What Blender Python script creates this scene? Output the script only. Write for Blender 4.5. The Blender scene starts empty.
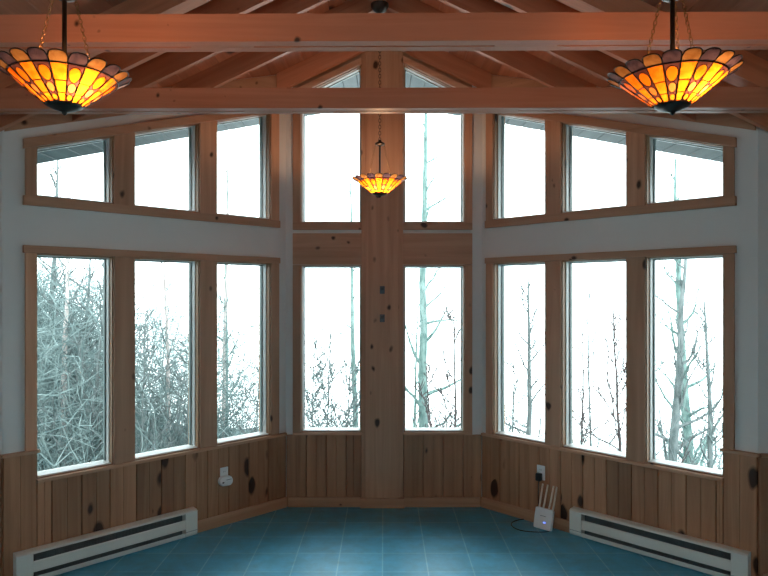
import bpy, bmesh, math, random
from mathutils import Vector, Matrix

sc = bpy.context.scene
COL = sc.collection
F = 634.0; HC = 1.8; HZ = 295.0       # focal length (px), eye height, horizon row
S2 = math.sqrt(.5)
D = 5.409; HW = .838                  # centre bay wall: distance and half width
RS = .48; ZR = 3.93; ZD = 4.09        # roof slope, rafter underside at ridge, deck underside at ridge
TH = .15

# ------------------------------------------------------------------ mesh helper
class MB:
    def __init__(s): s.v = []; s.f = []; s.m = []; s.t = []; s.uv = []
    def face(s, idx, m=0, t=.5, uv=None):
        s.f.append(tuple(idx)); s.m.append(m); s.t.append(t); s.uv.append(uv)
    def pts(s, ps):
        b = len(s.v); s.v += [tuple(p) for p in ps]; return b
    def prism(s, poly, fn, a, b, m=0, t=.5):
        """poly: list of 2-D points; fn(p, q, w) -> xyz ; extruded w from a to b"""
        n = len(poly)
        o = s.pts([fn(p[0], p[1], a) for p in poly] + [fn(p[0], p[1], b) for p in poly])
        s.face(range(o, o+n), m, t); s.face(range(o+2*n-1, o+n-1, -1), m, t)
        for i in range(n):
            j = (i+1) % n
            s.face((o+i, o+j, o+n+j, o+n+i), m, t)
    def box(s, x0, x1, y0, y1, z0, z1, m=0, t=.5, fn=None):
        fn = fn or (lambda p, q, w: (p, q, w))
        s.prism([(x0, y0), (x1, y0), (x1, y1), (x0, y1)], fn, z0, z1, m, t)
    def tube(s, ps, rs, sides=6, m=0, t=.5, cap=True):
        ps = [Vector(p) for p in ps]
        if not hasattr(rs, '__len__'): rs = [rs]*len(ps)
        rings = []; ref = None
        for i, p in enumerate(ps):
            d = (ps[min(i+1, len(ps)-1)]-ps[max(i-1, 0)])
            d = d.normalized() if d.length > 1e-9 else Vector((0, 0, 1))
            if ref is None:
                ref = Vector((1, 0, 0)) if abs(d.x) < .8 else Vector((0, 1, 0))
            u = (ref-d*ref.dot(d)).normalized(); ref = u; w = d.cross(u)
            rings.append(s.pts([p+(u*math.cos(2*math.pi*k/sides)+w*math.sin(2*math.pi*k/sides))*rs[i] for k in range(sides)]))
        for a, b in zip(rings, rings[1:]):
            for k in range(sides):
                j = (k+1) % sides
                s.face((a+k, a+j, b+j, b+k), m, t)
        if cap:
            s.face(range(rings[0]+sides-1, rings[0]-1, -1), m, t); s.face(range(rings[-1], rings[-1]+sides), m, t)
    def loop(s, ps, r, sides=5, m=0):
        n = len(ps); ps = [Vector(p) for p in ps]; rings = []
        for i in range(n):
            d = (ps[(i+1) % n]-ps[i-1]).normalized()
            ref = Vector((0, 0, 1)) if abs(d.z) < .9 else Vector((1, 0, 0))
            c = sum(ps, Vector())/n
            u = (ps[i]-c); u = (u-d*u.dot(d)); u = u.normalized() if u.length > 1e-7 else ref; w = d.cross(u)
            rings.append(s.pts([ps[i]+(u*math.cos(2*math.pi*k/sides)+w*math.sin(2*math.pi*k/sides))*r for k in range(sides)]))
        for i in range(n):
            a = rings[i]; b = rings[(i+1) % n]
            for k in range(sides):
                j = (k+1) % sides
                s.face((a+k, a+j, b+j, b+k), m)
    def lathe(s, prof, seg=24, c=(0, 0, 0), m=0):
        rings = [s.pts([(c[0]+r*math.cos(2*math.pi*k/seg), c[1]+r*math.sin(2*math.pi*k/seg), c[2]+z) for k in range(seg)]) for r, z in prof]
        for a, b in zip(rings, rings[1:]):
            for k in range(seg):
                j = (k+1) % seg
                s.face((a+k, a+j, b+j, b+k), m)
        s.face(range(rings[0]+seg-1, rings[0]-1, -1), m); s.face(range(rings[-1], rings[-1]+seg), m)
    def build(s, name, mats, parent=None, loc=(0, 0, 0), smooth=False, recalc=True, bevel=0):
        me = bpy.data.meshes.new(name)
        me.from_pydata([(x-loc[0], y-loc[1], z-loc[2]) for x, y, z in s.v], [], s.f)
        if not isinstance(mats, (list, tuple)): mats = [mats]
        for m in mats: me.materials.append(m)
        me.polygons.foreach_set('material_index', s.m)
        if any(s.uv):
            uvl = me.uv_layers.new(name='UVMap'); k = 0
            for f, uv in zip(s.f, s.uv):
                for i in range(len(f)):
                    if uv: uvl.data[k].uv = uv[i]
                    k += 1
        a = me.attributes.new('tone', 'FLOAT', 'FACE'); a.data.foreach_set('value', s.t)
        if recalc:
            bm = bmesh.new(); bm.from_mesh(me); bmesh.ops.recalc_face_normals(bm, faces=bm.faces); bm.to_mesh(me); bm.free()
        if smooth: me.polygons.foreach_set('use_smooth', [True]*len(s.f))
        me.update()
        o = bpy.data.objects.new(name, me); COL.objects.link(o)
        if parent is not None: o.parent = parent
        elif loc: o.location = loc
        if bevel:
            b = o.modifiers.new('bevel', 'BEVEL'); b.width = bevel; b.segments = 2; b.limit_method = 'ANGLE'
        return o

def tag(o, label=None, cat=None, group=None, kind=None):
    if label: o['label'] = label
    if cat: o['category'] = cat
    if group: o['group'] = group
    if kind: o['kind'] = kind
    return o
def empty(name, loc, rz=0):
    o = bpy.data.objects.new(name, None); COL.objects.link(o); o.location = loc; o.rotation_euler = (0, 0, rz)
    o.empty_display_size = .1
    return o

# ------------------------------------------------------------------ materials
class N:
    def __init__(s, name):
        s.mat = bpy.data.materials.new(name); s.mat.use_nodes = True
        s.nt = s.mat.node_tree; s.nt.nodes.clear()
        s.out = s.n('ShaderNodeOutputMaterial')
    def n(s, typ, **kw):
        nd = s.nt.nodes.new(typ)
        for k, v in kw.items():
            if k.startswith('i_'):
                key = k[2:]; key = int(key) if key.isdigit() else key
                if hasattr(v, 'is_output') or isinstance(v, bpy.types.NodeSocket): s.nt.links.new(v, nd.inputs[key])
                else: nd.inputs[key].default_value = v
            else: setattr(nd, k, v)
        return nd
    def link(s, a, b): s.nt.links.new(a, b)
    def math(s, op, a, b=0, c=0):
        nd = s.n('ShaderNodeMath', operation=op)
        for i, v in enumerate((a, b, c)):
            if isinstance(v, bpy.types.NodeSocket): s.link(v, nd.inputs[i])
            else: nd.inputs[i].default_value = v
        return nd.outputs[0]
    def mix(s, f, a, b):
        nd = s.n('ShaderNodeMix', data_type='RGBA')
        for i, v in ((0, f), (6, a), (7, b)):
            if isinstance(v, bpy.types.NodeSocket): s.link(v, nd.inputs[i])
            else: nd.inputs[i].default_value = v if i == 0 else (*v[:3], 1)
        return nd.outputs[2]
    def ramp(s, fac, stops):
        r = s.n('ShaderNodeValToRGB'); s.link(fac, r.inputs[0])
        el = r.color_ramp.elements
        while len(el) < len(stops): el.new(.5)
        for e, (p, c) in zip(el, stops): e.position = p; e.color = (*c, 1) if len(c) == 3 else c
        return r.outputs[0]

def plain(name, col, rough=.5, metal=0, spec=.5, var=0.06, scale=30):
    m = N(name)
    tc = m.n('ShaderNodeTexCoord'); nz = m.n('ShaderNodeTexNoise', i_Scale=scale, i_Detail=3.0); m.link(tc.outputs['Object'], nz.inputs['Vector'])
    c = m.mix(nz.outputs[0], [x*(1-var) for x in col], [min(1, x*(1+var)) for x in col])
    b = m.n('ShaderNodeBsdfPrincipled', i_Roughness=rough, i_Metallic=metal)
    b.inputs['Specular IOR Level'].default_value = spec
    m.link(c, b.inputs['Base Color']); m.link(b.outputs[0], m.out.inputs[0])
    return m.mat

def pine(name, axis='z', light=(.50, .29, .155), dark=(.32, .165, .08), rot=0, knots=.5, knot_scale=6.5, rough=.5, knot_stretch=.6, ksize=.17):
    m = N(name)
    tc = m.n('ShaderNodeTexCoord')
    mp0 = m.n('ShaderNodeMapping'); mp0.inputs['Rotation'].default_value = rot if isinstance(rot, tuple) else (0, 0, rot)
    m.link(tc.outputs['Object'], mp0.inputs[0])
    at = m.n('ShaderNodeAttribute', attribute_name='tone')
    off = m.n('ShaderNodeVectorMath', operation='MULTIPLY_ADD')
    cb = m.n('ShaderNodeCombineXYZ')
    for i in range(3): m.link(at.outputs['Fac'], cb.inputs[i])
    m.link(cb.outputs[0], off.inputs[0]); off.inputs[1].default_value = (7.3, 5.1, 9.7); m.link(mp0.outputs[0], off.inputs[2])
    st = {'x': (.7, 14, 14), 'y': (14, .7, 14), 'z': (14, 14, .7)}[axis]
    mp = m.n('ShaderNodeMapping'); mp.inputs['Scale'].default_value = st; m.link(off.outputs[0], mp.inputs[0])
    nz = m.n('ShaderNodeTexNoise', i_Scale=1.0, i_Detail=5.0, i_Roughness=.6, i_Distortion=.8); m.link(mp.outputs[0], nz.inputs['Vector'])
    grain = m.ramp(nz.outputs[0], [(.3, dark), (.68, light)])
    tonec = m.math('MULTIPLY_ADD', at.outputs['Fac'], .5, .75)
    hs = m.n('ShaderNodeHueSaturation'); m.link(grain, hs.inputs['Color']); m.link(tonec, hs.inputs['Value'])
    ks = {'x': (knot_stretch, 1, 1), 'y': (1, knot_stretch, 1), 'z': (1, 1, knot_stretch)}[axis]
    mk = m.n('ShaderNodeMapping'); mk.inputs['Scale'].default_value = ks; m.link(off.outputs[0], mk.inputs[0])
    wn = m.n('ShaderNodeTexNoise', i_Scale=14.0, i_Detail=1.0); m.link(mk.outputs[0], wn.inputs['Vector'])
    ad = m.n('ShaderNodeVectorMath', operation='MULTIPLY_ADD'); m.link(wn.outputs['Color'], ad.inputs[0]); ad.inputs[1].default_value = (.03, .03, .03); m.link(mk.outputs[0], ad.inputs[2])
    vo = m.n('ShaderNodeTexVoronoi', i_Scale=knot_scale); m.link(ad.outputs[0], vo.inputs['Vector'])
    sp = m.n('ShaderNodeSeparateColor'); m.link(vo.outputs['Color'], sp.inputs[0])
    rad = m.math('MULTIPLY', m.math('MAXIMUM', m.math('SUBTRACT', sp.outputs[0], 1-knots), 0.0), ksize/knots)
    k = m.math('SUBTRACT', rad, vo.outputs['Distance'])
    kf = m.n('ShaderNodeMapRange', i_1=-.05, i_2=.04); m.link(k, kf.inputs[0])
    colr = m.mix(kf.outputs[0], hs.outputs[0], (.045, .02, .012))
    b = m.n('ShaderNodeBsdfPrincipled', i_Roughness=rough); b.inputs['Specular IOR Level'].default_value = .35
    m.link(colr, b.inputs['Base Color'])
    bp = m.n('ShaderNodeBump', i_Strength=.12, i_Distance=.004); m.link(nz.outputs[0], bp.inputs['Height']); m.link(bp.outputs[0], b.inputs['Normal'])
    m.link(b.outputs[0], m.out.inputs[0])
    return m.mat

def tile_mat():
    m = N('blue_grey_floor_tile')
    tc = m.n('ShaderNodeTexCoord')
    mp = m.n('ShaderNodeMapping'); mp.inputs['Location'].default_value = (.01+.297*30, -4.717+.297*40, 0); m.link(tc.outputs['Object'], mp.inputs[0])
    br = m.n('ShaderNodeTexBrick', offset=0.0, squash=1.0)
    m.link(mp.outputs[0], br.inputs['Vector'])
    for k, v in (('Scale', 1.0), ('Mortar Size', .0045), ('Mortar Smooth', .2), ('Bias', 0.0), ('Brick Width', .297), ('Row Height', .297)): br.inputs[k].default_value = v
    br.inputs['Color1'].default_value = (.072, .36, .55, 1); br.inputs['Color2'].default_value = (.086, .41, .61, 1)
    br.inputs['Mortar'].default_value = (.20, .52, .65, 1)
    nz = m.n('ShaderNodeTexNoise', i_Scale=9.0, i_Detail=6.0, i_Roughness=.65); m.link(tc.outputs['Object'], nz.inputs['Vector'])
    v = m.n('ShaderNodeMapRange', i_1=.3, i_2=.7, i_3=.8, i_4=1.22); m.link(nz.outputs[0], v.inputs[0])
    hs = m.n('ShaderNodeHueSaturation'); m.link(br.outputs[0], hs.inputs['Color']); m.link(v.outputs[0], hs.inputs['Value'])
    b = m.n('ShaderNodeBsdfPrincipled'); m.link(hs.outputs[0], b.inputs['Base Color'])
    b.inputs['Specular IOR Level'].default_value = .5
    rr = m.n('ShaderNodeMapRange', i_1=.3, i_2=.7, i_3=.30, i_4=.42); m.link(nz.outputs[0], rr.inputs[0]); m.link(rr.outputs[0], b.inputs['Roughness'])
    hh = m.math('ADD', m.math('MULTIPLY', br.outputs['Fac'], -1.0), m.math('MULTIPLY', nz.outputs[0], .35))
    bp = m.n('ShaderNodeBump', i_Strength=.35, i_Distance=.004); m.link(hh, bp.inputs['Height']); m.link(bp.outputs[0], b.inputs['Normal'])
    m.link(b.outputs[0], m.out.inputs[0]); return m.mat

def glass_mat():
    m = N('window_glass')
    t = m.n('ShaderNodeBsdfTransparent'); t.inputs[0].default_value = (.95, .985, .98, 1)
    g = m.n('ShaderNodeBsdfGlossy', i_Roughness=.02); fr = m.n('ShaderNodeFresnel', i_IOR=1.3)
    mx = m.n('ShaderNodeMixShader'); m.link(fr.outputs[0], mx.inputs[0]); m.link(t.outputs[0], mx.inputs[1]); m.link(g.outputs[0], mx.inputs[2])
    m.link(mx.outputs[0], m.out.inputs[0]); return m.mat

def stained(name, c1, c2, circles=None, trans=.85):
    """leaded glass: streaky colour, light passes through"""
    m = N(name)
    tc = m.n('ShaderNodeTexCoord'); nz = m.n('ShaderNodeTexNoise', i_Scale=28.0, i_Detail=4.0, i_Distortion=1.2); m.link(tc.outputs['Object'], nz.inputs['Vector'])
    f = m.n('ShaderNodeMapRange', i_1=.35, i_2=.65); m.link(nz.outputs[0], f.inputs[0])
    c = m.mix(f.outputs[0], c1, c2)
    if circles:
        sx = m.n('ShaderNodeSeparateXYZ'); m.link(tc.outputs['UV'], sx.inputs[0])
        for (cv, ru, rv, col) in circles:
            a = m.math('DIVIDE', m.math('SUBTRACT', sx.outputs[0], .5), ru); b = m.math('DIVIDE', m.math('SUBTRACT', sx.outputs[1], cv), rv)
            dd = m.math('ADD', m.math('MULTIPLY', a, a), m.math('MULTIPLY', b, b))
            c = m.mix(m.math('LESS_THAN', dd, 1.0), c, m.mix(f.outputs[0], col, [x*.8 for x in col]))
    tr = m.n('ShaderNodeBsdfTranslucent'); m.link(c, tr.inputs[0])
    df = m.n('ShaderNodeBsdfPrincipled', i_Roughness=.2); m.link(c, df.inputs['Base Color'])
    mx = m.n('ShaderNodeMixShader', i_0=trans); m.link(df.outputs[0], mx.inputs[1]); m.link(tr.outputs[0], mx.inputs[2])
    m.link(mx.outputs[0], m.out.inputs[0]); return m.mat

def emit(name, col, s):
    m = N(name); e = m.n('ShaderNodeEmission', i_Strength=s); e.inputs[0].default_value = (*col, 1); m.link(e.outputs[0], m.out.inputs[0]); return m.mat

def bark(name, c1, c2, sc_=6):
    m = N(name)
    tc = m.n('ShaderNodeTexCoord'); mp = m.n('ShaderNodeMapping'); mp.inputs['Scale'].default_value = (3, 3, 1); m.link(tc.outputs['Object'], mp.inputs[0])
    nz = m.n('ShaderNodeTexNoise', i_Scale=float(sc_), i_Detail=4.0); m.link(mp.outputs[0], nz.inputs['Vector'])
    c = m.ramp(nz.outputs[0], [(.35, c1), (.65, c2)])
    b = m.n('ShaderNodeBsdfDiffuse'); m.link(c, b.inputs[0]); m.link(b.outputs[0], m.out.inputs[0]); return m.mat

def ground_mat():
    m = N('snowy_ground_and_leaf_litter')
    g = m.n('ShaderNodeNewGeometry'); sx = m.n('ShaderNodeSeparateXYZ'); m.link(g.outputs['Position'], sx.inputs[0])
    nz = m.n('ShaderNodeTexNoise', i_Scale=1.2, i_Detail=6.0); m.link(g.outputs['Position'], nz.inputs['Vector'])
    near = m.math('MULTIPLY_ADD', sx.outputs[1], -.35, 4.6)
    left = m.math('MULTIPLY_ADD', sx.outputs[0], -.6, -1.5)
    e = m.math('ADD', m.math('MAXIMUM', near, left), m.math('MULTIPLY', m.math('SUBTRACT', nz.outputs[0], .5), 3.0))
    f = m.n('ShaderNodeMapRange', i_1=.2, i_2=1.2); m.link(e, f.inputs[0])
    c = m.mix(f.outputs[0], (.75, .78, .78), (.075, .10, .10))
    b = m.n('ShaderNodeBsdfDiffuse'); m.link(c, b.inputs[0]); m.link(b.outputs[0], m.out.inputs[0]); return m.mat

WL = (.57, .325, .205); WD = (.42, .22, .13)
M = dict(
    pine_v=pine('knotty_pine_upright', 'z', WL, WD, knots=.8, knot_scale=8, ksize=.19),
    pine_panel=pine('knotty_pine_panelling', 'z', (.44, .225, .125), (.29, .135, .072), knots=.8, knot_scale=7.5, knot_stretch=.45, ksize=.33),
    pine_x=pine('knotty_pine_crosswise', 'x', WL, WD, knots=.8, knot_scale=8, ksize=.18, knot_stretch=.8),
    pine_l=pine('knotty_pine_left_trim', 'x', WL, WD, rot=math.pi/4*-1, knots=.5, knot_scale=8, ksize=.13, knot_stretch=.8),
    pine_r=pine('knotty_pine_right_trim', 'x', WL, WD, rot=math.pi/4, knots=.5, knot_scale=8, ksize=.13, knot_stretch=.8),
    beam=pine('planed_pine_beam', 'x', (.54, .215, .125), (.44, .165, .092), knots=.8, knot_scale=9, knot_stretch=1.0, ksize=.15),
    raf_l=pine('rough_rafter_left', 'x', (.56, .225, .125), (.40, .15, .08), rot=(0, math.atan(RS), 0), knots=.3, knot_scale=5),
    raf_r=pine('rough_rafter_right', 'x', (.56, .225, .125), (.40, .15, .08), rot=(0, -math.atan(RS), 0), knots=.3, knot_scale=5),
    deck=pine('roof_deck_boards', 'y', (.48, .185, .105), (.33, .12, .066), knots=.35, knot_scale=4, knot_stretch=.6),
    eave=pine('dark_grey_eave_boards', 'y', (.035, .055, .06), (.010, .022, .026), knots=.35, knot_scale=9),  # outdoor part of the deck boards, much darker and greyer than indoors
    drywall=plain('off_white_drywall', (.72, .71, .68), .9, spec=.2, var=.02, scale=8),
    jamb=pine('window_jamb_pine', 'z', (.42, .24, .13), (.30, .15, .075), knots=.2),
    sash=plain('grey_green_sash', (.16, .22, .22), .45, var=.05),
    vinyl=plain('pale_grey_vinyl_frame', (.82, .84, .83), .4, var=.03),
    glass=glass_mat(), tile=tile_mat(),
    heater=plain('off_white_enamel', (.70, .70, .64), .45, var=.02),
    dark=plain('dark_heater_interior', (.15, .17, .17), .6),
    fin=plain('aluminium_fins', (.22, .24, .24), .5, metal=.6),
    white=plain('white_plastic', (.80, .80, .80), .4, var=.02),
    beige_lit=plain('beige_lit_plastic', (.82, .74, .62), .4, var=.02),  # antenna plastic with the beige cast of the light put into its colour
    black=plain('black_plastic', (.015, .015, .016), .4),
    bronze=plain('dark_bronze_metal', (.05, .038, .03), .4, metal=.7),
    brass=plain('aged_brass_chain', (.32, .17, .07), .35, metal=.9),
    lead=plain('lead_came', (.035, .03, .028), .45, metal=.5),
    steel=plain('grey_steel', (.07, .075, .085), .45, metal=.5),
    amber=stained('amber_glass', (.28, .062, .002), (.37, .105, .006)),
    amber_pale=stained('pale_amber_glass', (.13, .06, .018), (.20, .115, .045)),
    purple=stained('purple_glass', (.022, .017, .032), (.06, .042, .062)),
    dotted=stained('plum_glass_with_amber_discs', (.028, .010, .012), (.05, .02, .018),
                   [(.72, .42, .20, (.33, .075, .003)), (.37, .40, .13, (.23, .075, .02)), (.12, .40, .085, (.32, .09, .006))]),
    bulb=emit('lit_bulb', (1.0, .50, .21), 150.0), bulb_bright=emit('bright_lit_bulb', (1.0, .58, .32), 260.0),
    led=emit('blue_led', (.12, .2, 1.0), .9),
    bark=bark('grey_bark', (.09, .11, .11), (.19, .21, .21)),
    birch=bark('pale_birch_bark', (.30, .26, .25), (.58, .50, .48), 9),
    dbark=bark('dark_twigs', (.06, .05, .05), (.12, .10, .10)),
    cedar=bark('lichen_green_bark', (.10, .16, .15), (.22, .30, .28)),
    twig=bark('thicket_twigs', (.10, .14, .14), (.26, .32, .315), 2),
    ground=ground_mat(),
)

# ------------------------------------------------------------------ wall frames
class Wall:
    def __init__(s, O, t, n, xs): s.O = O; s.t = t; s.n = n; s.xs = xs
    def p(s, u, z, w):
        if abs(u) < 1e-6 and w < 0 and s.xs: u = w*math.tan(math.pi/8)
        return (s.O[0]+u*s.t[0]+w*s.n[0], s.O[1]+u*s.t[1]+w*s.n[1], z)
    def X(s, u): return s.O[0]+u*s.t[0]
    def u(s, px, w=0):
        r = abs(px-384)/F
        c = HW+D-w*2*S2
        Y = c/(1+r); X = r*Y
        return (X+w*S2-HW)/S2
WLF = Wall((-HW, D), (-S2, -S2), (S2, -S2), True)
WRT = Wall((HW, D), (S2, -S2), (-S2, -S2), True)
WCE = Wall((0, D), (1, 0), (0, -1), False)
def cx(px): return (px-384)/F*D
def cz(y): return HC+(HZ-y)/F*D
def zroof(x, z0=ZR): return z0-RS*abs(x)
def ztop(x): return 2.740+(2.218-abs(x))*.458       # head of the upper side windows
Z_SILL, Z_HEAD, Z_US = .630, 2.065, 2.425
MOUTH = {'l': 2.347, 'r': 2.318}

# ------------------------------------------------------------------ windows
wcount = [0]
def window(wall, u0, u1, z0, z1a, z1b, slope_mat):
    """opening u0..u1 (u0<u1), bottom z0, top z1a at u0 and z1b at u1"""
    wcount[0] += 1
    name = 'window_%d' % wcount[0]
    j = .007
    def ring(mb, a0, a1, b0, ta, tb, wid, wa, wb, m=0, bottom=True):
        sl = (tb-ta)/(a1-a0)
        mb.prism([(a0, b0), (a0+wid, b0), (a0+wid, ta+sl*wid), (a0, ta)], wall.p, wa, wb, m)
        mb.prism([(a1-wid, b0), (a1, b0), (a1, tb), (a1-wid, tb-sl*wid)], wall.p, wa, wb, m)
        if bottom: mb.prism([(a0+wid, b0), (a1-wid, b0), (a1-wid, b0+wid), (a0+wid, b0+wid)], wall.p, wa, wb, m)
        mb.prism([(a0+wid, ta+sl*wid-wid), (a1-wid, tb-sl*wid-wid), (a1-wid, tb-sl*wid), (a0+wid, ta+sl*wid)], wall.p, wa, wb, m)
    mb = MB(); ring(mb, u0, u1, z0, z1a, z1b, j, -TH, .002)
    o = mb.build(name, M['jamb']); tag(o, kind='structure')
    f = MB(); ring(f, u0+j, u1-j, z0+j, z1a-j, z1b-j, .006, -.125, -.045)
    f.box(u0+j+.006, u1-j-.006, z0+j, z0+j+.008, -.092, -.004, fn=wall.p)  # white strip laid over the jamb bottom, standing in for sky-lit glare
    f.build('window_frame', M['vinyl'], o)
    f = MB(); ring(f, u0+j+.006, u1-j-.006, z0+j+.006, z1a-j-.006, z1b-j-.006, .007, -.120, -.092, bottom=False)
    f.build('sash', M['sash'], o)
    g = MB(); g.prism([(u0+j+.010, z0+j+.006), (u1-j-.010, z0+j+.006), (u1-j-.010, z1b-j-.010), (u0+j+.010, z1a-j-.010)], wall.p, -.108, -.102)
    g.build('pane', M['glass'], o)
    return o

OP = {}
OP['l'] = [(WLF.u(113), WLF.u(36)), (WLF.u(199), WLF.u(134)), (WLF.u(270), WLF.u(216))]
OP['r'] = [(WRT.u(494), WRT.u(546)), (WRT.u(562), WRT.u(627)), (WRT.u(646), WRT.u(724))]
for side, wall in (('l', WLF), ('r', WRT)):
    for u0, u1 in OP[side]: window(wall, u0, u1, Z_SILL, Z_HEAD, Z_HEAD, None)
    for u0, u1 in OP[side]: window(wall, u0, u1, Z_US, ztop(wall.X(u0)), ztop(wall.X(u1)), None)
CW = [(cx(301), cx(361.5)), (cx(403.5), cx(464.5))]
ZCT = cz(66)                                   # head of the central windows at the post
def zctop(x): return cz(64.5)-RS*(abs(x)-.18)
for u0, u1 in CW: window(WCE, u0, u1, Z_SILL, 2.056, 2.056, None)
for u0, u1 in CW: window(WCE, u0, u1, 2.414, zctop(u0), zctop(u1), None)

# ------------------------------------------------------------------ walls
ZB = -2.6
def side_wall(side, wall, name):
    mb = MB(); umax = (MOUTH[side]-HW)/S2
    ops = sorted(OP[side]); cuts = [0]+[c for o in ops for c in o]+[umax]
    for i in range(len(cuts)-1):
        a, b = cuts[i], cuts[i+1]
        P = lambda z0a, z1a, z1b: mb.prism([(a, z0a), (b, z0a), (b, z1b), (a, z1a)], wall.p, 0, -TH)
        ra, rb = zroof(wall.X(a), ZD), zroof(wall.X(b), ZD)
        if i % 2 == 0: P(ZB, ra, rb)
        else:
            P(ZB, Z_SILL, Z_SILL); P(Z_HEAD, Z_US, Z_US)
            ta, tb = ztop(wall.X(a)), ztop(wall.X(b))
            mb.prism([(a, ta), (b, tb), (b, rb), (a, ra)], wall.p, 0, -TH)
    return tag(mb.build(name, M['drywall']), kind='structure')
wall_left = side_wall('l', WLF, 'wall_left')
wall_right = side_wall('r', WRT, 'wall_right')
mb = MB()
cuts = [-HW, CW[0][0], CW[0][1], CW[1][0], CW[1][1], HW]
def cp(u, z, w):   # mitred outer corners
    if abs(abs(u)-HW) < 1e-6 and w < 0: u = math.copysign(HW-w*math.tan(math.pi/8), u)
    return WCE.p(u, z, w)
for i in range(5):
    a, b = cuts[i], cuts[i+1]
    if i == 2:
        mb.prism([(a, ZB), (b, ZB), (b, zroof(b, ZD)), (0, ZD), (a, zroof(a, ZD))], cp, 0, -TH)
    elif i % 2 == 0:
        mb.prism([(a, ZB), (b, ZB), (b, zroof(b, ZD)), (a, zroof(a, ZD))], cp, 0, -TH)
    else:
        mb.prism([(a, ZB), (b, ZB), (b, Z_SILL), (a, Z_SILL)], cp, 0, -TH)
        mb.prism([(a, 2.056), (b, 2.056), (b, 2.414), (a, 2.414)], cp, 0, -TH)
        mb.prism([(a, zctop(a)), (b, zctop(b)), (b, zroof(b, ZD)), (a, zroof(a, ZD))], cp, 0, -TH)
wall_center = tag(mb.build('wall_center', M['drywall']), kind='structure')

# the wider room behind the bay: end walls beside the mouth, side walls and rear wall
RW = 3.3; RB = -3.2
YM = {'l': HW+D-MOUTH['l'], 'r': HW+D-MOUTH['r']}
for side, sg in (('l', -1), ('r', 1)):
    mb = MB(); a, b = MOUTH[side], RW
    ym = YM[side]
    mb.prism([(sg*a, ZB), (sg*b, ZB), (sg*b, zroof(b, ZD)), (sg*a, zroof(a, ZD))], lambda x, z, y: (x, y, z), ym, ym+TH)
    e = tag(mb.build('wall_%s_end' % ('left' if sg < 0 else 'right'), M['drywall']), kind='structure')
    OP[side+'_end'] = e
    mb = MB(); x0 = sg*RW; x1 = sg*(RW+TH)
    mb.box(min(x0, x1), max(x0, x1), RB-TH, ym+TH, ZB, zroof(RW, ZD)+.02)
    tag(mb.build('wall_%s_side' % ('left' if sg < 0 else 'right'), M['drywall']), kind='structure')
# rear wall: unseen glazed openings, added to brighten the room from behind
RO = [(-2.1, -.65), (.65, 2.1)]; RZ0, RZ1 = .9, 2.1
WRE = Wall((0, RB), (1, 0), (0, 1), False)
mb = MB(); cuts = [-RW]+[c for o in RO for c in o]+[RW]
for i in range(len(cuts)-1):
    a, b = cuts[i], cuts[i+1]
    tp = [(b, zroof(b, ZD)), (a, zroof(a, ZD))]
    if a < 0 < b: tp.insert(1, (0, ZD))
    if i % 2 == 0: mb.prism([(a, ZB), (b, ZB)]+tp, WRE.p, 0, -TH)
    else:
        mb.prism([(a, ZB), (b, ZB), (b, RZ0), (a, RZ0)], WRE.p, 0, -TH); mb.prism([(a, RZ1), (b, RZ1)]+tp, WRE.p, 0, -TH)
tag(mb.build('wall_rear', M['drywall']), kind='structure')
for a, b in RO: window(WRE, a, b, RZ0, RZ1, RZ1, None)  # windows added out of view as daylight fill

# floor slab following the plan
mb = MB()
mb.prism([(-RW, RB), (RW, RB), (RW, YM['r']), (MOUTH['r'], YM['r']), (HW, D), (-HW, D), (-MOUTH['l'], YM['l']), (-RW, YM['l'])],
         lambda x, y, z: (x, y, z), -.2, 0)
tag(mb.build('floor', M['tile']), kind='structure')

# ------------------------------------------------------------------ roof deck
mb = MB(); rnd = random.Random(4)
bw = .135
def yend(x): x = abs(x); return 7.0-max(0, x-.55)*1.0
def ywall(x): x = abs(x); return max(min(D, D+HW-x), YM['l'])+.08
k = 0; x = 0
while x < RW+.5:
    x1 = min(x+bw, RW+.5)
    for sg in (-1, 1):
        t = rnd.random()*.8+.1
        g = .004
        ya, yb = max(yend(x), YM['l']+.6), max(yend(x1), YM['l']+.6)
        y0 = RB-.3
        z = lambda q, o: ZD-RS*q+o
        # board with chamfered lower edges
        sec = [(x, .008), (x+g, 0), (x1-g, 0), (x1, .008), (x1, .06), (x, .06)]
        n = len(sec)
        lin = lambda a_, b_: (lambda q: a_+(b_-a_)*(q-x)/(x1-x))
        yw = lin(ywall(x), ywall(x1)); ye = lin(ya, yb)
        for y_a, y_b, mi in ((lambda q: y0, yw, 0), (yw, ye, 1)):      # indoors, then the eave outside the wall
            o = mb.pts([(sg*q, y_a(q), z(q, h)) for q, h in sec]+[(sg*q, y_b(q), z(q, h)) for q, h in sec])
            mb.face(range(o, o+n), mi, t); mb.face(range(o+2*n-1, o+n-1, -1), mi, t)
            for i in range(n):
                j = (i+1) % n; mb.face((o+i, o+j, o+n+j, o+n+i), mi, t)
    x = x1
ceiling = tag(mb.build('ceiling', [M['deck'], M['eave']]), kind='structure')

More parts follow.
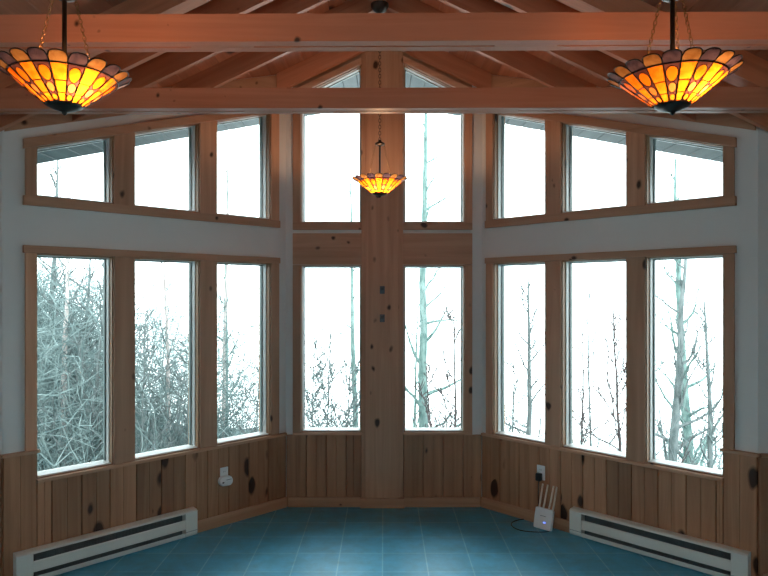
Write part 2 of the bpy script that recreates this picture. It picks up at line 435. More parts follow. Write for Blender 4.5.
# ------------------------------------------------------------------ timbers
def rafter(sg, y, wid, xend, label, x0=.022, h=ZD-ZR-.002):
    mb = MB(); xe = xend
    poly = [(sg*x0, zroof(x0)), (sg*xe, zroof(xe)), (sg*xe, zroof(xe)+h), (sg*x0, zroof(x0)+h)]
    mb.prism(poly, lambda x_, z_, y_: (x_, y_, z_), y, y+wid, 0, random.Random(int(y*100)+sg).random())
    o = mb.build('rafter', M['raf_l' if sg < 0 else 'raf_r'], loc=(sg*xe, y, zroof(xe)))
    tag(o, label, 'rafter', 'rafters under the roof boards'); return o
RAF = [(5.31, .045, .90, 'set against the central window wall'), (4.66, .042, 1.56, 'second out from the central window wall'),
       (4.17, .042, 2.05, 'third out from the central window wall'), (3.845, .042, RW-.02, 'fourth from the window wall')]
for y, w, xe, txt in RAF:
    for sg, sd in ((-1, 'left'), (1, 'right')):
        rafter(sg, y, w, xe, 'pine rafter on the %s slope, %s' % (sd, txt))
for sg, sd in ((-1, 'left'), (1, 'right')):
    rafter(sg, 3.47, .105, RW-.02, 'thick pine principal rafter on the %s slope, standing above the far tie beam' % sd)
mb = MB(); mb.box(-.02, .02, 2.2, 5.355, 3.89, ZD+.0)
tag(mb.build('ridge_board', M['deck'], loc=(0, 3.8, 4.04)), 'pine ridge board along the roof peak, behind the near tie beam', 'ridge board')

def tie_beam(y, label, grooves, skew):
    zb = 2.823; h = .112; w = .107; L = 2.28
    mb = MB()
    gw0, gw1, gd = .050, .064, .012
    f = lambda x_, y_, z_: (x_, y+y_+skew*x_*0, z_+skew*x_)
    mb.box(-L, L, 0, w, zb+gd, zb+h, fn=f)
    mb.box(-L, L, 0, gw0, zb, zb+gd, fn=f); mb.box(-L, L, gw1, w, zb, zb+gd, fn=f)
    xs = -L
    for a, b in grooves+[(L, L)]:          # solid between the routed slots
        if a > xs: mb.box(xs, a, gw0, gw1, zb+.0005, zb+gd, fn=f)
        xs = b
    o = mb.build('tie_beam', M['beam'], loc=(0, y, zb)); tag(o, label, 'beam', 'tie beams across the bay')
k1 = 2.553/F; k2 = 3.47/F
tie_beam(2.553, 'near pine tie beam crossing the top of the room in front of the lamp canopy', [(-2.2, (187-384)*k1), ((251-384)*k1, (497-384)*k1), ((561-384)*k1, 2.2)], .004)
tie_beam(3.47, 'far pine tie beam crossing in front of the upper windows', [(-2.2, (242-384)*k2), ((290-384)*k2, (471-384)*k2), ((520-384)*k2, 2.2)], .0015)

# ------------------------------------------------------------------ trim (structure)
tcount = [0]
def trim(mb, mat, parent=None, bevel=.003):
    tcount[0] += 1
    return tag(mb.build('trim_%d' % tcount[0], mat, bevel=bevel), kind='structure')
rnd = random.Random(8)
for side, wall, mat in (('l', WLF, M['pine_l']), ('r', WRT, M['pine_r'])):
    ops = sorted(OP[side]); umax = (MOUTH[side]-HW)/S2
    uin = wall.u(278 if side == 'l' else 487); uo = wall.u(24.5 if side == 'l' else 735)
    edges = [(uin, ops[0][0]), (ops[0][1], ops[1][0]), (ops[1][1], ops[2][0]), (ops[2][1], uo)]
    for i, (a, b) in enumerate(edges):                      # upright casings, lower and upper
        mb = MB(); mb.box(a, b, (.82 if i == 3 else Z_SILL), Z_HEAD, 0, .02, 0, rnd.random(), fn=wall.p); trim(mb, M['pine_v'])
        mb = MB(); mb.prism([(a, Z_US), (b, Z_US), (b, ztop(wall.X(b))), (a, ztop(wall.X(a)))], wall.p, 0, .02, 0, rnd.random()); trim(mb, M['pine_v'])
    ue = uo+.012
    mb = MB(); mb.box(uin-.006, ue, Z_HEAD, 2.113, 0, .028, 0, .3, fn=wall.p); trim(mb, mat)
    mb = MB(); mb.box(uin-.006, ue, Z_US-.06, Z_US, 0, .028, 0, .35, fn=wall.p); trim(mb, mat)
    mb = MB(); mb.prism([(uin-.006, ztop(wall.X(uin))), (ue, ztop(wall.X(ue))), (ue, ztop(wall.X(ue))+.062), (uin-.006, ztop(wall.X(uin))+.062)], wall.p, 0, .028, 0, .3); trim(mb, mat)
    mb = MB(); mb.box(.01, ops[2][1], Z_SILL-.022, Z_SILL, 0, .034, 0, .75, fn=wall.p); trim(mb, mat)     # sill nosing
    # frieze board under the roof
    mb = MB(); a, b = .006, umax-.01
    mb.prism([(a, zroof(wall.X(a))), (b, zroof(wall.X(b))), (b, zroof(wall.X(b), ZD)-.004), (a, zroof(wall.X(a), ZD)-.004)], wall.p, 0, .012, 0, .3); trim(mb, mat, bevel=0)
# central wall
cl0, cl1 = cx(293), cx(301); cr0, cr1 = cx(464.5), cx(472); pl, pr = cx(361.5), cx(403)
for a, b in ((cl0, cl1), (cr0, cr1)):
    mb = MB(); mb.box(a, b, Z_SILL, 2.056, 0, .02, 0, rnd.random(), fn=WCE.p); trim(mb, M['pine_v'])
    mb = MB(); mb.prism([(a, 2.414), (b, 2.414), (b, zctop(b)), (a, zctop(a))], WCE.p, 0, .02, 0, rnd.random()); trim(mb, M['pine_v'])
for a, b in ((cl0, pl), (pr, cr1)):
    mb = MB(); mb.box(a, b, 2.058, 2.325, 0, .022, 0, .35, fn=WCE.p); trim(mb, M['pine_x'])           # broad cross board
    mb = MB(); mb.box(a, b, 2.354, 2.414, 0, .024, 0, .4, fn=WCE.p); trim(mb, M['pine_x'])            # sill of the upper window
    mb = MB(); mb.box(a, b, Z_SILL-.02, Z_SILL, 0, .03, 0, .75, fn=WCE.p); trim(mb, M['pine_x'])      # lower sill nosing
    s = -1 if a < 0 else 1
    mb = MB(); mb.prism([(a, zctop(a)+.0), (b, zctop(b)), (b, zctop(b)+.055), (a, zctop(a)+.055)], WCE.p, 0, .035, 0, .7); trim(mb, M['pine_x'])  # sloping head trim
    mb = MB(); mb.prism([(a, zctop(a)+.055), (b, zctop(b)+.055), (b, zroof(b, ZD)-.004), (a, zroof(a, ZD)-.004)], WCE.p, 0, .012, 0, .3); trim(mb, M['pine_x'], bevel=0)

post = MB()
post.box(pl, pr, .0, 3.96, 0, .03, 0, .45, fn=WCE.p)
post.box(pl+.035, pr-.035, .0, 3.97, .03, .048, 0, .55, fn=WCE.p)
tag(post.build('post', M['pine_v'], loc=((pl+pr)/2, D, 0), bevel=.003), 'broad knotty pine post standing between the central windows', 'post')

# wainscot: boards with V joints and a shallow centre bead
def wainscot(wall, u0, u1, z0, tops, parent, name='wainscot', seed=1, board=.185):
    """tops: function u -> top height"""
    rnd = random.Random(seed); mb = MB(); u = u0
    while u < u1-1e-4:
        b = min(u+board, u1)
        if u1-b < .03: b = u1
        t = rnd.random(); top = tops((u+b)/2); mid = (u+b)/2
        prof = [(u, 0), (u, .006), (u+.0045, .018), (mid-.0025, .018), (mid, .014), (mid+.0025, .018), (b-.0045, .018), (b, .006), (b, 0)]
        n = len(prof)
        o = mb.pts([wall.p(p if abs(p) > 1e-6 else 2e-6, z0, w) for p, w in prof]+[wall.p(p if abs(p) > 1e-6 else 2e-6, top, w) for p, w in prof])
        mb.face(range(o, o+n), 0, t); mb.face(range(o+2*n-1, o+n-1, -1), 0, t)
        for i in range(n):
            j = (i+1) % n; mb.face((o+i, o+j, o+n+j, o+n+i), 0, t)
        u = b
    return mb.build(name, M['pine_panel'], parent)
for side, wall, wo in (('l', WLF, wall_left), ('r', WRT, wall_right)):
    umax = (MOUTH[side]-HW)/S2; ue = sorted(OP[side])[2][1]
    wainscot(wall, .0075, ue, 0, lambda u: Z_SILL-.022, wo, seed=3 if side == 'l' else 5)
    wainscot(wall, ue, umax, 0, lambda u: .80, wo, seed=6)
    mb = MB(); mb.box(ue-.015, umax+.012, .80, .82, 0, .036, 0, .5, fn=wall.p); trim(mb, M['pine_l' if side == 'l' else 'pine_r'])
    bx = MB(); bx.box(.012, .855, 0, .088, .018, .034, 0, .5, fn=wall.p)
    tag(bx.build('baseboard_left' if side == 'l' else 'baseboard_right', M['pine_l' if side == 'l' else 'pine_r'], bevel=.003), kind='structure')
    # the end wall beside the mouth
    sg = -1 if side == 'l' else 1
    ew = Wall((sg*MOUTH[side], YM[side]), (sg, 0), (0, -1), False)
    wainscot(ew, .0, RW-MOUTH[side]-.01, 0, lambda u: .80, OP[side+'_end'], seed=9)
    mb = MB(); mb.box(.0, RW-MOUTH[side]-.01, .80, .82, 0, .036, 0, .5, fn=ew.p); trim(mb, M['pine_x'])
    bx = MB(); bx.box(.02, RW-MOUTH[side]-.01, 0, .088, .018, .034, 0, .3, fn=ew.p)
    tag(bx.build('baseboard_left_end' if side == 'l' else 'baseboard_right_end', M['pine_x'], bevel=.003), kind='structure')
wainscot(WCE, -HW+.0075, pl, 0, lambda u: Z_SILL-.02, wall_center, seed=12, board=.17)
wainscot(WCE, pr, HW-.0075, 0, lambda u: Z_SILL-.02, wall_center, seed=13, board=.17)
bx = MB(); bx.box(-HW+.024, HW-.024, 0, .082, .018, .034, 0, .4, fn=WCE.p); bx.box(pl-.01, pr+.01, 0, .082, .034, .062, 0, .4, fn=WCE.p)
tag(bx.build('baseboard_center', M['pine_x'], bevel=.003), kind='structure')

# ------------------------------------------------------------------ baseboard heaters
def heater(wall, u0, u1, label, flip):
    root = empty('baseboard_heater', wall.p((u0+u1)/2, 0, .02))
    tag(root, label, 'heater', 'electric baseboard heaters')
    base = Vector(root.location)
    W0 = .0185; zt = .205; zb = .012
    def bld(mb, name, mat, par=root, bev=.002):
        o = mb.build(name, mat, par, loc=base, bevel=bev); return o
    e = .095
    b = MB()
    b.box(u0+e, u1-e, zb, zt, W0, W0+.004, fn=wall.p)                      # back plate
    b.prism([(W0, zt-.006), (W0, zt), (W0+.05, zt-.004), (W0+.064, zt-.012), (W0+.064, zt-.021), (W0+.061, zt-.021), (W0+.061, zt-.014), (W0+.048, zt-.009)],
            lambda w, z, u: wall.p(u, z, w), u0+e, u1-e)                    # hood
    b.prism([(W0, zb), (W0+.058, zb), (W0+.064, zb+.032), (W0+.060, zb+.032), (W0+.054, zb+.005), (W0, zb+.005)], lambda w, z, u: wall.p(u, z, w), u0+e, u1-e)
    bld(b, 'body', M['heater'])
    f = MB(); f.prism([(W0+.056, zb+.056), (W0+.064, zb+.060), (W0+.064, zt-.072), (W0+.058, zt-.064), (W0+.056, zt-.068), (W0+.0605, zt-.074), (W0+.0605, zb+.063)],
                      lambda w, z, u: wall.p(u, z, w), u0+e, u1-e); bld(f, 'front_panel', M['heater'])
    g = MB(); n = 100
    for i in range(n):
        uu = u0+e+.02+(u1-u0-2*e-.04)*i/(n-1)
        g.box(uu-.0012, uu+.0012, zb+.012, zt-.03, W0+.008, W0+.05, fn=wall.p)
    g.tube([wall.p(u0+e, .11, W0+.03), wall.p(u1-e, .11, W0+.03)], .008, 8)
    bld(g, 'heating_fins', M['dark'], bev=0)
    for a, c in ((u0, u0+e), (u1-e, u1)):
        m = MB(); m.prism([(W0, zb), (W0+.058, zb), (W0+.066, zb+.02), (W0+.066, zt-.012), (W0+.05, zt-.003), (W0, zt)], lambda w, z, u: wall.p(u, z, w), a, c)
        ec = bld(m, 'end_cap', M['heater'])
        s = MB(); s.box(a+.002, c-.002, zb+.036, zb+.039, W0+.0655, W0+.0668, fn=wall.p); bld(s, 'seam', M['dark'], ec, 0)
heater(WLF, WLF.u(196, .06), WLF.u(15, .06), 'off-white baseboard heater under the leftmost lower windows', 0)
heater(WRT, WRT.u(571, .06), WRT.u(749, .06), 'off-white baseboard heater under the rightmost lower windows', 1)

# ------------------------------------------------------------------ outlets, plug-in, router
def rrect(w, h, r, n=5):
    out = []
    for cx_, cy_, a0 in ((w/2-r, h/2-r, 0), (-w/2+r, h/2-r, 90), (-w/2+r, -h/2+r, 180), (w/2-r, -h/2+r, 270)):
        for i in range(n+1):
            a = math.radians(a0+90*i/n); out.append((cx_+r*math.cos(a), cy_+r*math.sin(a)))
    return out
def zpx(wall, px, y, w=.02):
    r = abs(px-384)/F; Y = (HW+D-w*2*S2)/(1+r); return HC+(HZ-y)*Y/F
def outlet(wall, px, y, label, h=.114, covered=()):
    u = wall.u(px, .02); z = zpx(wall, px, y)
    root = empty('wall_outlet', wall.p(u, z, .018)); tag(root, label, 'outlet', 'wall outlets in the pine panelling')
    base = Vector(root.location)
    m = MB(); m.prism([(u+a, z+b) for a, b in rrect(.07, h, .005)], wall.p, .018, .024); m.build('cover_plate', M['white'], root, loc=base, bevel=.0015)
    for dz in (.02, -.02):
        m = MB(); m.prism([(u+a, z+dz+b) for a, b in rrect(.034, .028, .008)], wall.p, .024, .0255); so = m.build('socket', M['white'], root, loc=base)
        s = MB()
        for du in (-.006, .006): s.box(u+du-.001, u+du+.001, z+dz-.002, z+dz+.008, .0255, .0259, fn=wall.p)
        s.build('slot', M['black'], so, loc=base)
    return u, z
ul, zl = outlet(WLF, 224.0, 474.5, 'white wall outlet behind the plug-in device below the left windows', h=.114)
ro = empty('plug_in_device', WLF.p(ul, zl-.07, .03)); tag(ro, 'white rounded plug-in device hanging from the outlet on the left wall', 'plug-in device')
b0 = Vector(ro.location); cu = WLF.u(225.0, .04); czz = zpx(WLF, 226.2, 480.3, .04)
m = MB(); m.prism([(cu+a, czz+b+.09*a) for a, b in rrect(.118, .078, .036, 8)], WLF.p, .0265, .066); m.build('housing', M['white'], ro, loc=b0, bevel=.012)
m = MB(); m.prism([(cu+.030+a, czz-.006+b) for a, b in rrect(.018, .010, .005, 5)], WLF.p, .066, .0672); m.build('sensor', M['black'], ro, loc=b0)
m = MB(); m.prism([(cu-.02+a, czz+.010+b) for a, b in rrect(.05, .003, .0014, 3)], WLF.p, .066, .0668); m.build('seam', M['steel'], ro, loc=b0)

ur, zr = outlet(WRT, 541, 472.5, 'white wall outlet above the router on the right wall')
ad = empty('power_adapter', WRT.p(ur-.012, zr-.03, .03)); tag(ad, 'black power adapter and cord plugged into the outlet above the router', 'power adapter')
b0 = Vector(ad.location)
m = MB(); m.prism([(ur-.006+a, zr-.032+b) for a, b in rrect(.044, .060, .007)], WRT.p, .0262, .058); m.build('housing', M['black'], ad, loc=b0, bevel=.003)

# router on the floor leaning towards the right wall
RX = WRT.u(541.5, .13); rb = WRT.p(RX, 0, .115)
rot = math.atan2(S2, S2)    # faces the room along the wall normal
router = empty('router', rb, -math.pi/4)
tag(router, 'white router with four upright antennas standing on the floor by the right wall', 'router')
T = Matrix.Rotation(math.radians(-14), 4, 'X')          # lean back (local +y is towards the wall)
def rp(x, y, z): 
    v = T @ Vector((x, y, z)); return (v.x, v.y, v.z)
m = MB(); m.prism(rrect(.150, .155, .012), lambda a, b, w: rp(a, w, b+.0805), -.018, .018); m.build('housing', M['white'], router, bevel=.005)
m = MB(); m.prism([(.018+a, .055+b) for a, b in rrect(.022, .010, .004)], lambda a, b, w: rp(a, w, b), -.0188, -.018); m.build('status_light', M['led'], router)
m = MB(); m.prism([(0+a, .10+b) for a, b in rrect(.05, .003, .0014)], lambda a, b, w: rp(a, w, b), -.0186, -.018); m.build('emboss_line', M['steel'], router)
for x, tl in ((-.058, .004), (-.022, .012), (.026, .014), (.060, .008)):
    m = MB(); m.tube([rp(x, .012, .13), rp(x, .012, .165), rp(x+tl*.3, .012, .19), rp(x+tl, .014, .335)], [.008, .008, .0075, .0065], 8)
    m.build('antenna', M['beige_lit'], router, smooth=True)
def crv(pts, n=6):
    P = [Vector(p) for p in pts]; out = []
    for i in range(len(P)-1):
        a, b, c, d = P[max(i-1, 0)], P[i], P[i+1], P[min(i+2, len(P)-1)]
        for k in range(n):
            t = k/n
            out.append(.5*((2*b)+(c-a)*t+(2*a-5*b+4*c-d)*t*t+(3*b-a-3*c+d)*t**3))
    return out+[P[-1]]
def fl(px, y, z=.004): 
    Y = F*(HC-z)/(y-HZ); return ((px-384)/F*Y, Y, z)
pc = WRT.p(ur-.006, zr-.060, .045)
bk = WRT.p(RX, 0, .07)
lst = crv([pc, WRT.p(ur-.012, zr-.16, .042), WRT.p(ur-.01, .10, .044), WRT.p(ur-.02, .012, .062), fl(535, 519.0), fl(521, 519.5), fl(512, 522.5), fl(513, 527), fl(522, 530.6), fl(536, 532), fl(548, 531.6), fl(552.5, 529), WRT.p(RX+.055, .018, .085)])
lst = [Vector((p.x, p.y, max(p.z, .004))) for p in lst]
m = MB(); m.tube(lst, .0036, 6)
m.build('power_cord', M['black'], ad, loc=tuple(ad.location), smooth=True)

# small metal fittings on the post
for y, lab in ((290, 'upper small grey metal latch fitting screwed to the central post'), (318, 'lower small grey metal latch fitting screwed to the central post')):
    X = cx(382.3); z = cz(y)
    ro = empty('metal_fitting', WCE.p(X, z, .048)); tag(ro, lab, 'fitting', 'metal fittings on the post'); b0 = Vector(ro.location)
    m = MB(); m.prism([(X+a, z+b) for a, b in rrect(.042, .066, .006)], WCE.p, .048, .052); m.build('plate', M['steel'], ro, loc=b0)
    m = MB(); m.box(X-.014, X+.014, z-.004, z+.022, .052, .066, fn=WCE.p); m.build('catch', M['black'], ro, loc=b0, bevel=.002)
    m = MB(); m.prism([(X+.0045*math.cos(k), z-.022+.0045*math.sin(k)) for k in [i*math.pi/4 for i in range(8)]], WCE.p, .052, .055); m.build('screw', M['steel'], ro, loc=b0)

# ------------------------------------------------------------------ stained glass pendant lamps
NC = 20
PROF = [(0.0, .052, .0), (.35, .092, .031), (.7, .130, .062), (1.0, .160, .088)]
def prof(t):
    for (a, r0, z0), (b, r1, z1) in zip(PROF, PROF[1:]):
        if t <= b+1e-9:
            k = (t-a)/(b-a); return r0+(r1-r0)*k, z0+(z1-z0)*k
    e = t-1.0                                     # petals: flatter flare
    return .160+.040*e/.3, .088+.024*e/.3
def lamp(loc, ztop_, label, phase, bulbs, bmat='bulb', chain_deg=90, group='stained glass pendant lamps'):
    """loc = tip of the bottom finial; ztop_ = underside of what it hangs from"""
    root = empty('pendant_lamp', loc); tag(root, label, 'lamp', group)
    zc = .030                                     # rim of the bottom cap above the tip
    da = 2*math.pi/NC
    def P(c, s, t, off=0):                        # column c, s in -1..1, t along the profile
        r, z = prof(t); a = phase+(c+s*.5)*da
        return ((r+off)*math.cos(a), (r+off)*math.sin(a), zc+z)
    sh = MB(); ca = MB()
    ns, nt = 6, 8
    def pet(s): return 1.0+.30*(.45+.55*math.sqrt(max(0, 1-(abs(s)**2.4))))
    for c in range(NC):
        A = c % 2 == 0
        for i in range(ns):
            s0, s1 = -1+2*i/ns, -1+2*(i+1)/ns
            for j in range(nt):
                t0, t1 = j/nt, (j+1)/nt
                o = sh.pts([P(c, s0, t0), P(c, s1, t0), P(c, s1, t1), P(c, s0, t1)])
                q0, q1 = (s0+1)/2, (s1+1)/2
                sh.face((o, o+1, o+2, o+3), 0 if A else 3, .5, ((q0, t0), (q1, t0), (q1, t1), (q0, t1)))
            np_ = 3
            for j in range(np_):
                f0, f1 = j/np_, (j+1)/np_
                tt = lambda s, f: 1+(pet(s)-1)*f
                o = sh.pts([P(c, s0*.985, tt(s0, f0)), P(c, s1*.985, tt(s1, f0)), P(c, s1*.985, tt(s1, f1)), P(c, s0*.985, tt(s0, f1))])
                sh.face((o, o+1, o+2, o+3), 1 if A else 2)
        rc = .0022
        ca.tube([P(c, 1, t) for t in (0, .35, .7, 1.0)], rc, 5)
        ca.tube([P(c, s, 1.0) for s in (-1, 0, 1)], rc, 5)
        ca.tube([P(c, -.985+1.97*k/10, pet(-1+.2*k)) for k in range(11)], rc, 5)
        ca.tube([P(c, .985, 1.0), P(c, .985, pet(1))], rc, 5)
        if A:
            for t in (.24, .55): ca.tube([P(c, -1, t), P(c, 0, t), P(c, 1, t)], rc*.85, 5)
        else:
            for cv, ru, rv in ((.72, .42, .20), (.37, .40, .13), (.12, .40, .085)):
                ca.loop([P(c, 2*ru*math.cos(a), cv+rv*math.sin(a)) for a in [2*math.pi*k/14 for k in range(14)]], rc*.75, 4)
    s_o = sh.build('shade', [M['amber'], M['amber_pale'], M['purple'], M['dotted']], root, recalc=False)
    ca.build('lead_came', M['lead'], s_o)
    m = MB(); m.lathe([(.0505, zc+.012), (.056, zc+.003), (.055, zc-.001), (.040, zc-.008), (.020, zc-.016), (.008, zc-.020), (.0075, .006), (.0045, .002), (.001, 0)], 24)
    cap = m.build('bottom_cap', M['bronze'], root, smooth=True)
    zcol = .385                                   # collar above the tip
    m = MB(); m.tube([(0, 0, zc), (0, 0, zcol)], .0075, 10); m.build('stem', M['bronze'], root, smooth=True)
    m = MB(); m.lathe([(.001, zcol+.035), (.012, zcol+.028), (.014, zcol+.018), (.036, zcol+.008), (.038, zcol), (.030, zcol-.006), (.010, zcol-.012)], 20); m.build('collar', M['bronze'], root, smooth=True)
    def link(mb, p, d, flip, L=.017, w=.0052, r=.0014):
        d = Vector(d).normalized(); ref = Vector((1, 0, 0)) if abs(d.x) < .7 else Vector((0, 1, 0))
        u = (ref-d*ref.dot(d)).normalized(); v = d.cross(u)
        if flip: u = v
        ps = []
        for k in range(10):
            a = 2*math.pi*k/10; c_, s_ = math.cos(a), math.sin(a)
            ps.append(Vector(p)+u*(w*c_)+d*((L/2-w)*(1 if s_ > 0.01 else -1 if s_ < -.01 else 0)+w*s_))
        mb.loop(ps, r, 4)
    def chain(name, a, b, mat, L=.017, w=.0052, r=.0014):
        a, b = Vector(a), Vector(b); n = max(2, int((b-a).length/(L*.80))); mb = MB()
        for k in range(n+1): link(mb, a.lerp(b, k/n), b-a, k % 2, L, w, r)
        mb.build(name, mat, root, smooth=True)
    for k in range(3):
        a = math.radians(chain_deg+120*k)
        chain('suspension_chain', (.104*math.cos(a), .104*math.sin(a), zc+.052), (.034*math.cos(a), .034*math.sin(a), zcol), M['brass'])
    zt = ztop_-loc[2]
    chain('hanging_chain', (0, 0, zcol+.035), (0, 0, zt-.06), M['bronze'], L=.028, w=.008, r=.0021)
    m = MB(); m.lathe([(.008, zt-.068), (.020, zt-.064), (.045, zt-.045), (.062, zt-.022), (.066, zt-.002), (.066, zt)], 24); m.build('canopy', M['bronze'], root, smooth=True)
    for bx_, by_, bz_ in bulbs:
        m = MB(); m.lathe([(.004, -.032), (.016, -.026), (.024, -.012), (.026, .002), (.021, .016), (.012, .026), (.010, .034)], 16, (bx_, by_, bz_)); bo = m.build('bulb', M[bmat], root, smooth=True)
        m = MB(); m.lathe([(.011, .034), (.013, .036), (.013, .062), (.010, .066)], 12, (bx_, by_, bz_)); m.tube([(bx_, by_, bz_+.062), (0, 0, bz_+.075)], .005, 6); m.build('bulb_socket', M['bronze'], bo)
def deckz(x): return ZD-RS*abs(x)
LY = 2.05
xl = (64.5-384)/F*LY; xr = (672.5-384)/F*LY; zt_ = HC+(HZ-115.5)/F*LY
lamp((xl, LY, zt_), deckz(xl), 'amber and purple stained glass pendant lamp hanging at the upper left', math.radians(3), [(.06, -.035, .10)], chain_deg=117)
lamp((xr, LY, zt_), deckz(xr), 'amber and purple stained glass pendant lamp hanging at the upper right', math.radians(11), [(.045, -.05, .10)], chain_deg=52)
yc = 4.56
lamp(((379.8-384)/F*yc, yc, HC+(HZ-198)/F*yc), 3.89, 'stained glass pendant lamp on a long chain before the central post', math.radians(90-2), [(.0, -.012, .10)], 'bulb_bright')

# ------------------------------------------------------------------ outside
def gz(x, y):
    t = min(1, max(0, (-x/y-.27)/.36)); t = t*t*(3-2*t)
    return -2.6-.14*max(0, y-6)-.05*max(0, x)+t*min(5.8, 1.9+.6*max(0, y-6))
mb = MB(); nx, ny = 130, 60
xs = [-45+90*i/nx for i in range(nx+1)]; ys = [5.0+45*(j/ny)**1.4 for j in range(ny+1)]
o = mb.pts([(x, y, gz(x, y)) for y in ys for x in xs])
for j in range(ny):
    for i in range(nx):
        a = o+j*(nx+1)+i; mb.face((a, a+1, a+nx+2, a+nx+1))
tag(mb.build('ground', M['ground'], smooth=True, recalc=False), kind='structure')

def bez_branch(mb, p, d, L, r0, r1, rnd, n=5, curl=.25, up=.15, sides=4):
    d = d.normalized(); pts = [p.copy()]; rs = [r0]; q = p.copy()
    for i in range(n):
        d = (d+Vector((rnd.uniform(-curl, curl), rnd.uniform(-curl, curl), rnd.uniform(-curl, curl)+up))).normalized()
        q = q+d*(L/n); pts.append(q.copy()); rs.append(r0+(r1-r0)*(i+1)/n)
    mb.tube(pts, rs, sides, cap=False)
    return pts, d
def tree(px, Y, top_y, r0_, label, mat='bark', lean=0, nb=14, blen=.28, h0=.25, seed=1, up=.12, group='bare trees outside the bay windows', twigs=3, wob=.03):
    rnd = random.Random(seed*7+3); r = r0_*(1.35 if px > 480 else 1.0)
    x = (px-384)/F*Y; z0 = gz(x, Y); zt = HC+(HZ-top_y)/F*Y; H = zt-z0
    root = empty('bare_tree', (x-lean*H*.5, Y, z0)); tag(root, label, 'tree', group)
    tr = MB(); n = 12; P = []; R = []; off = Vector((0, 0, 0)); b0 = Vector((0, 0, -.15))
    for i in range(n+1):
        f = i/n
        off += Vector((rnd.uniform(-wob, wob), rnd.uniform(-wob, wob), 0))*H/8
        P.append(Vector((lean*H*f, 0, H*f-.15))+off*(1 if i else 0)); R.append(max(.006, r*(1-.85*f)))
    tr.tube(P, R, 7); tr.build('trunk', M[mat], root, smooth=True)
    nb = int(nb*1.6)
    for k in range(nb):
        br = MB()
        f = h0+(1-h0)*min(1, (k+rnd.random()*.8)/nb)*.97; i = min(n-1, int(f*n)); p = P[i].lerp(P[i+1], f*n-i)
        a = rnd.uniform(0, 2*math.pi); L = H*blen*(1.1-f)*rnd.uniform(.6, 1.3); rb_ = max(.005, R[i]*.42)
        d = Vector((math.cos(a), math.sin(a)*.7, rnd.uniform(.35, 1.1)))
        pts, dd = bez_branch(br, p, d, L, rb_, .006, rnd, 5, .28, up)
        for q in pts[1:-1]:
            for _ in range(twigs-1 if rnd.random() < .5 else twigs-2):
                a2 = rnd.uniform(0, 2*math.pi)
                pp, _d = bez_branch(br, q, Vector((math.cos(a2), math.sin(a2), rnd.uniform(.1, 1.0)))+dd*.6, L*rnd.uniform(.25, .5), .007, .0045, rnd, 3, .3, .1, 3)
        br.build('branch', M[mat if mat != 'birch' else 'bark'], root)
TR = [
 (52, 9.5, 120, .055, 'slim grey tree seen through the leftmost lower window, nearest its outer casing', 'bark', .03, 16, .22),
 (64, 8.2, 175, .05, 'pale slim tree in the middle of the leftmost lower window', 'birch', .02, 12, .25),
 (84, 9.0, 215, .05, 'forked grey tree seen right of middle through the leftmost lower window', 'bark', .05, 20, .30),
 (98, 7.6, 235, .035, 'thin leaning tree close to the inner casing of the leftmost lower window', 'bark', .10, 18, .32),
 (168, 8.6, 205, .055, 'pale birch trunk rising full height behind the second lower window from the left', 'birch', -.01, 8, .14),
 (146, 7.4, 300, .03, 'short twiggy tree at the outer side of the second lower window from the left', 'bark', .03, 22, .36),
 (183, 7.8, 325, .03, 'short bushy tree at the inner side of the second lower window from the left', 'bark', .04, 22, .36),
 (219, 10.5, 150, .05, 'slim straight trunk at the outer edge of the third lower window from the left', 'birch', 0, 6, .10),
 (227, 12.0, 130, .075, 'straight greenish trunk a little right of the slim one in the third left window', 'cedar', 0, 7, .10),
 (253, 7.6, 352, .028, 'low twiggy sapling at the bottom of the third lower window from the left', 'bark', .03, 22, .34),
 (325, 8.8, 315, .028, 'fine branching sapling in the middle of the lower window left of the post', 'bark', .02, 28, .34),
 (341, 8.0, 345, .026, 'leaning twiggy sapling in the lower window left of the post', 'bark', .08, 28, .36),
 (311, 8.4, 330, .024, 'low sapling nearest the outer casing of the window left of the post', 'bark', .03, 30, .30),
 (356, 12.0, 170, .085, 'mossy tall trunk close to the post in the window left of it', 'cedar', 0, 6, .08),
 (427, 11.0, 50, .12, 'tall green-grey trunk rising through both windows right of the post', 'cedar', .0, 12, .13),
 (412, 10.0, 285, .05, 'shorter mossy trunk close to the post in the window right of it', 'cedar', .0, 14, .16),
 (457, 7.6, 288, .034, 'dark forked tree near the outer casing of the window right of the post', 'dbark', -.015, 16, .34),
 (440, 7.0, 352, .026, 'dark leaning sapling low in the window right of the post', 'dbark', -.10, 16, .40),
 (525, 8.2, 262, .052, 'straight grey tree with side branches in the innermost lower window of the right wall', 'bark', .025, 20, .22),
 (510, 9.0, 345, .03, 'thin sapling left of the straight tree in the innermost right window', 'bark', .02, 14, .25),
 (580, 10.0, 310, .028, 'slim dark sapling in the outer half of the middle right window', 'dbark', .0, 14, .22),
 (594, 10.5, 280, .025, 'slender upright sapling in the middle of the middle right window', 'bark', .0, 12, .16),
 (618, 7.6, 298, .032, 'arching bare tree close to the right casing of the middle right window', 'dbark', -.05, 20, .34),
 (666, 8.6, 225, .085, 'stout leaning trunk on the left side of the rightmost lower window', 'bark', .06, 14, .24),
 (684, 9.4, 148, .085, 'tall stout trunk standing second in the rightmost lower window', 'cedar', -.035, 16, .20),
 (707, 8.6, 290, .055, 'forked grey tree on the right side of the rightmost lower window', 'bark', -.035, 18, .30),
 (652, 9.8, 300, .045, 'thin trunk hard against the left casing of the rightmost lower window', 'bark', .0, 10, .2),
]
for i, t in enumerate(TR):
    px, Y, ty, r, lab, mat, lean, nb, bl = t
    tree(px, Y, ty, r, lab, mat, lean, nb, bl, seed=i+1)

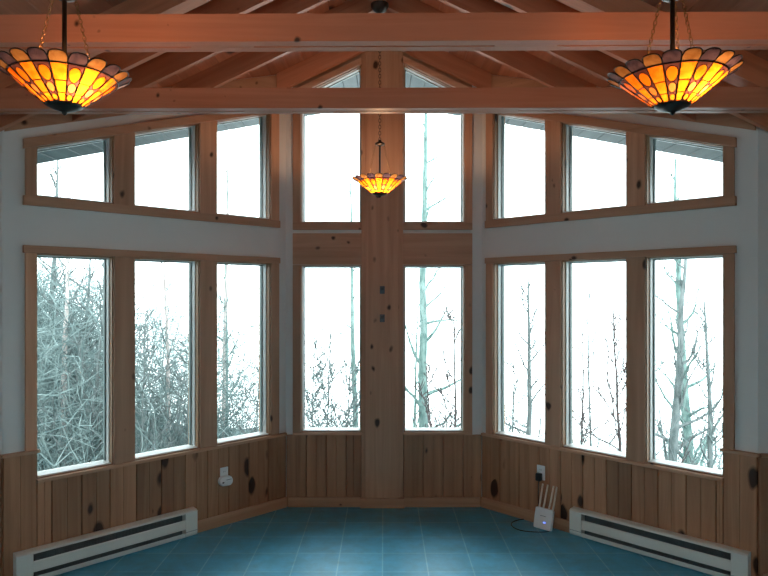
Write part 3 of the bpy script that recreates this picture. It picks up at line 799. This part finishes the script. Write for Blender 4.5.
# thicket on the left slope: uncountable twigs
rnd = random.Random(77); tw = MB()
def stem(x, y, h, r, curl, nsub):
    z = gz(x, y)
    pts, d = bez_branch(tw, Vector((x, y, z-.05)), Vector((rnd.uniform(-.5, .5), rnd.uniform(-.4, .4), 1)), h, r, .004, rnd, 6, curl, .12, 3)
    for q in pts[1:]:
        for _ in range(nsub):
            a = rnd.uniform(0, 6.283)
            bez_branch(tw, q, Vector((math.cos(a), math.sin(a), rnd.uniform(-.1, .9))), h*rnd.uniform(.12, .34), .005, .003, rnd, 3, .35, .05, 3)
for i in range(900):
    y = rnd.uniform(7.3, 13.0); px = 384-abs(rnd.triangular(60, 420, 330))
    x = (px-384)/F*y
    hmax = max(.5, (295-(255+(max(0, px)/384)**1.6*150))/F*y+HC-gz(x, y))
    stem(x, y, hmax*rnd.uniform(.35, 1.0), rnd.uniform(.006, .013), .22, 3)
tag(tw.build('brush_thicket', M['twig'], recalc=False), 'dense grey-green thicket of bare twigs covering the slope outside the left windows', 'thicket', kind='stuff')
tw = MB()
for i in range(220):
    y = rnd.uniform(8, 13.0); px = rnd.uniform(395, 800); x = (px-384)/F*y
    top = rnd.uniform(425, 470) if px > 480 else rnd.uniform(400, 440)
    h = max(.4, (295-top)/F*y+HC-gz(x, y)); stem(x, y, h, .010, .2, 2)
tag(tw.build('undergrowth', M['twig'], recalc=False), 'low sparse undergrowth at the foot of the trees outside the right windows', 'undergrowth', kind='stuff')

# ------------------------------------------------------------------ sky, camera, render look
w = bpy.data.worlds.new('World'); sc.world = w; w.use_nodes = True; nt = w.node_tree; nt.nodes.clear()
bg = nt.nodes.new('ShaderNodeBackground'); bg.inputs[0].default_value = (.86, .97, 1.0, 1); bg.inputs[1].default_value = 2.4
wo = nt.nodes.new('ShaderNodeOutputWorld'); nt.links.new(bg.outputs[0], wo.inputs[0])
cam = bpy.data.cameras.new('camera'); co = bpy.data.objects.new('camera', cam); COL.objects.link(co)
cam.sensor_width = 36; cam.lens = F*36/768; cam.shift_y = (HZ-288)/768; cam.clip_start = .05
co.location = (0, 0, HC); co.rotation_euler = (math.pi/2, 0, 0); sc.camera = co
vs = sc.view_settings; vs.view_transform = 'Standard'; vs.look = 'None'; vs.exposure = 1.3; vs.gamma = 1; vs.use_curve_mapping = False
cy = sc.cycles
cy.max_bounces = 10; cy.diffuse_bounces = 6; cy.transparent_max_bounces = 16; cy.sample_clamp_indirect = 6; cy.caustics_reflective = False; cy.caustics_refractive = False
cy.use_denoising = True
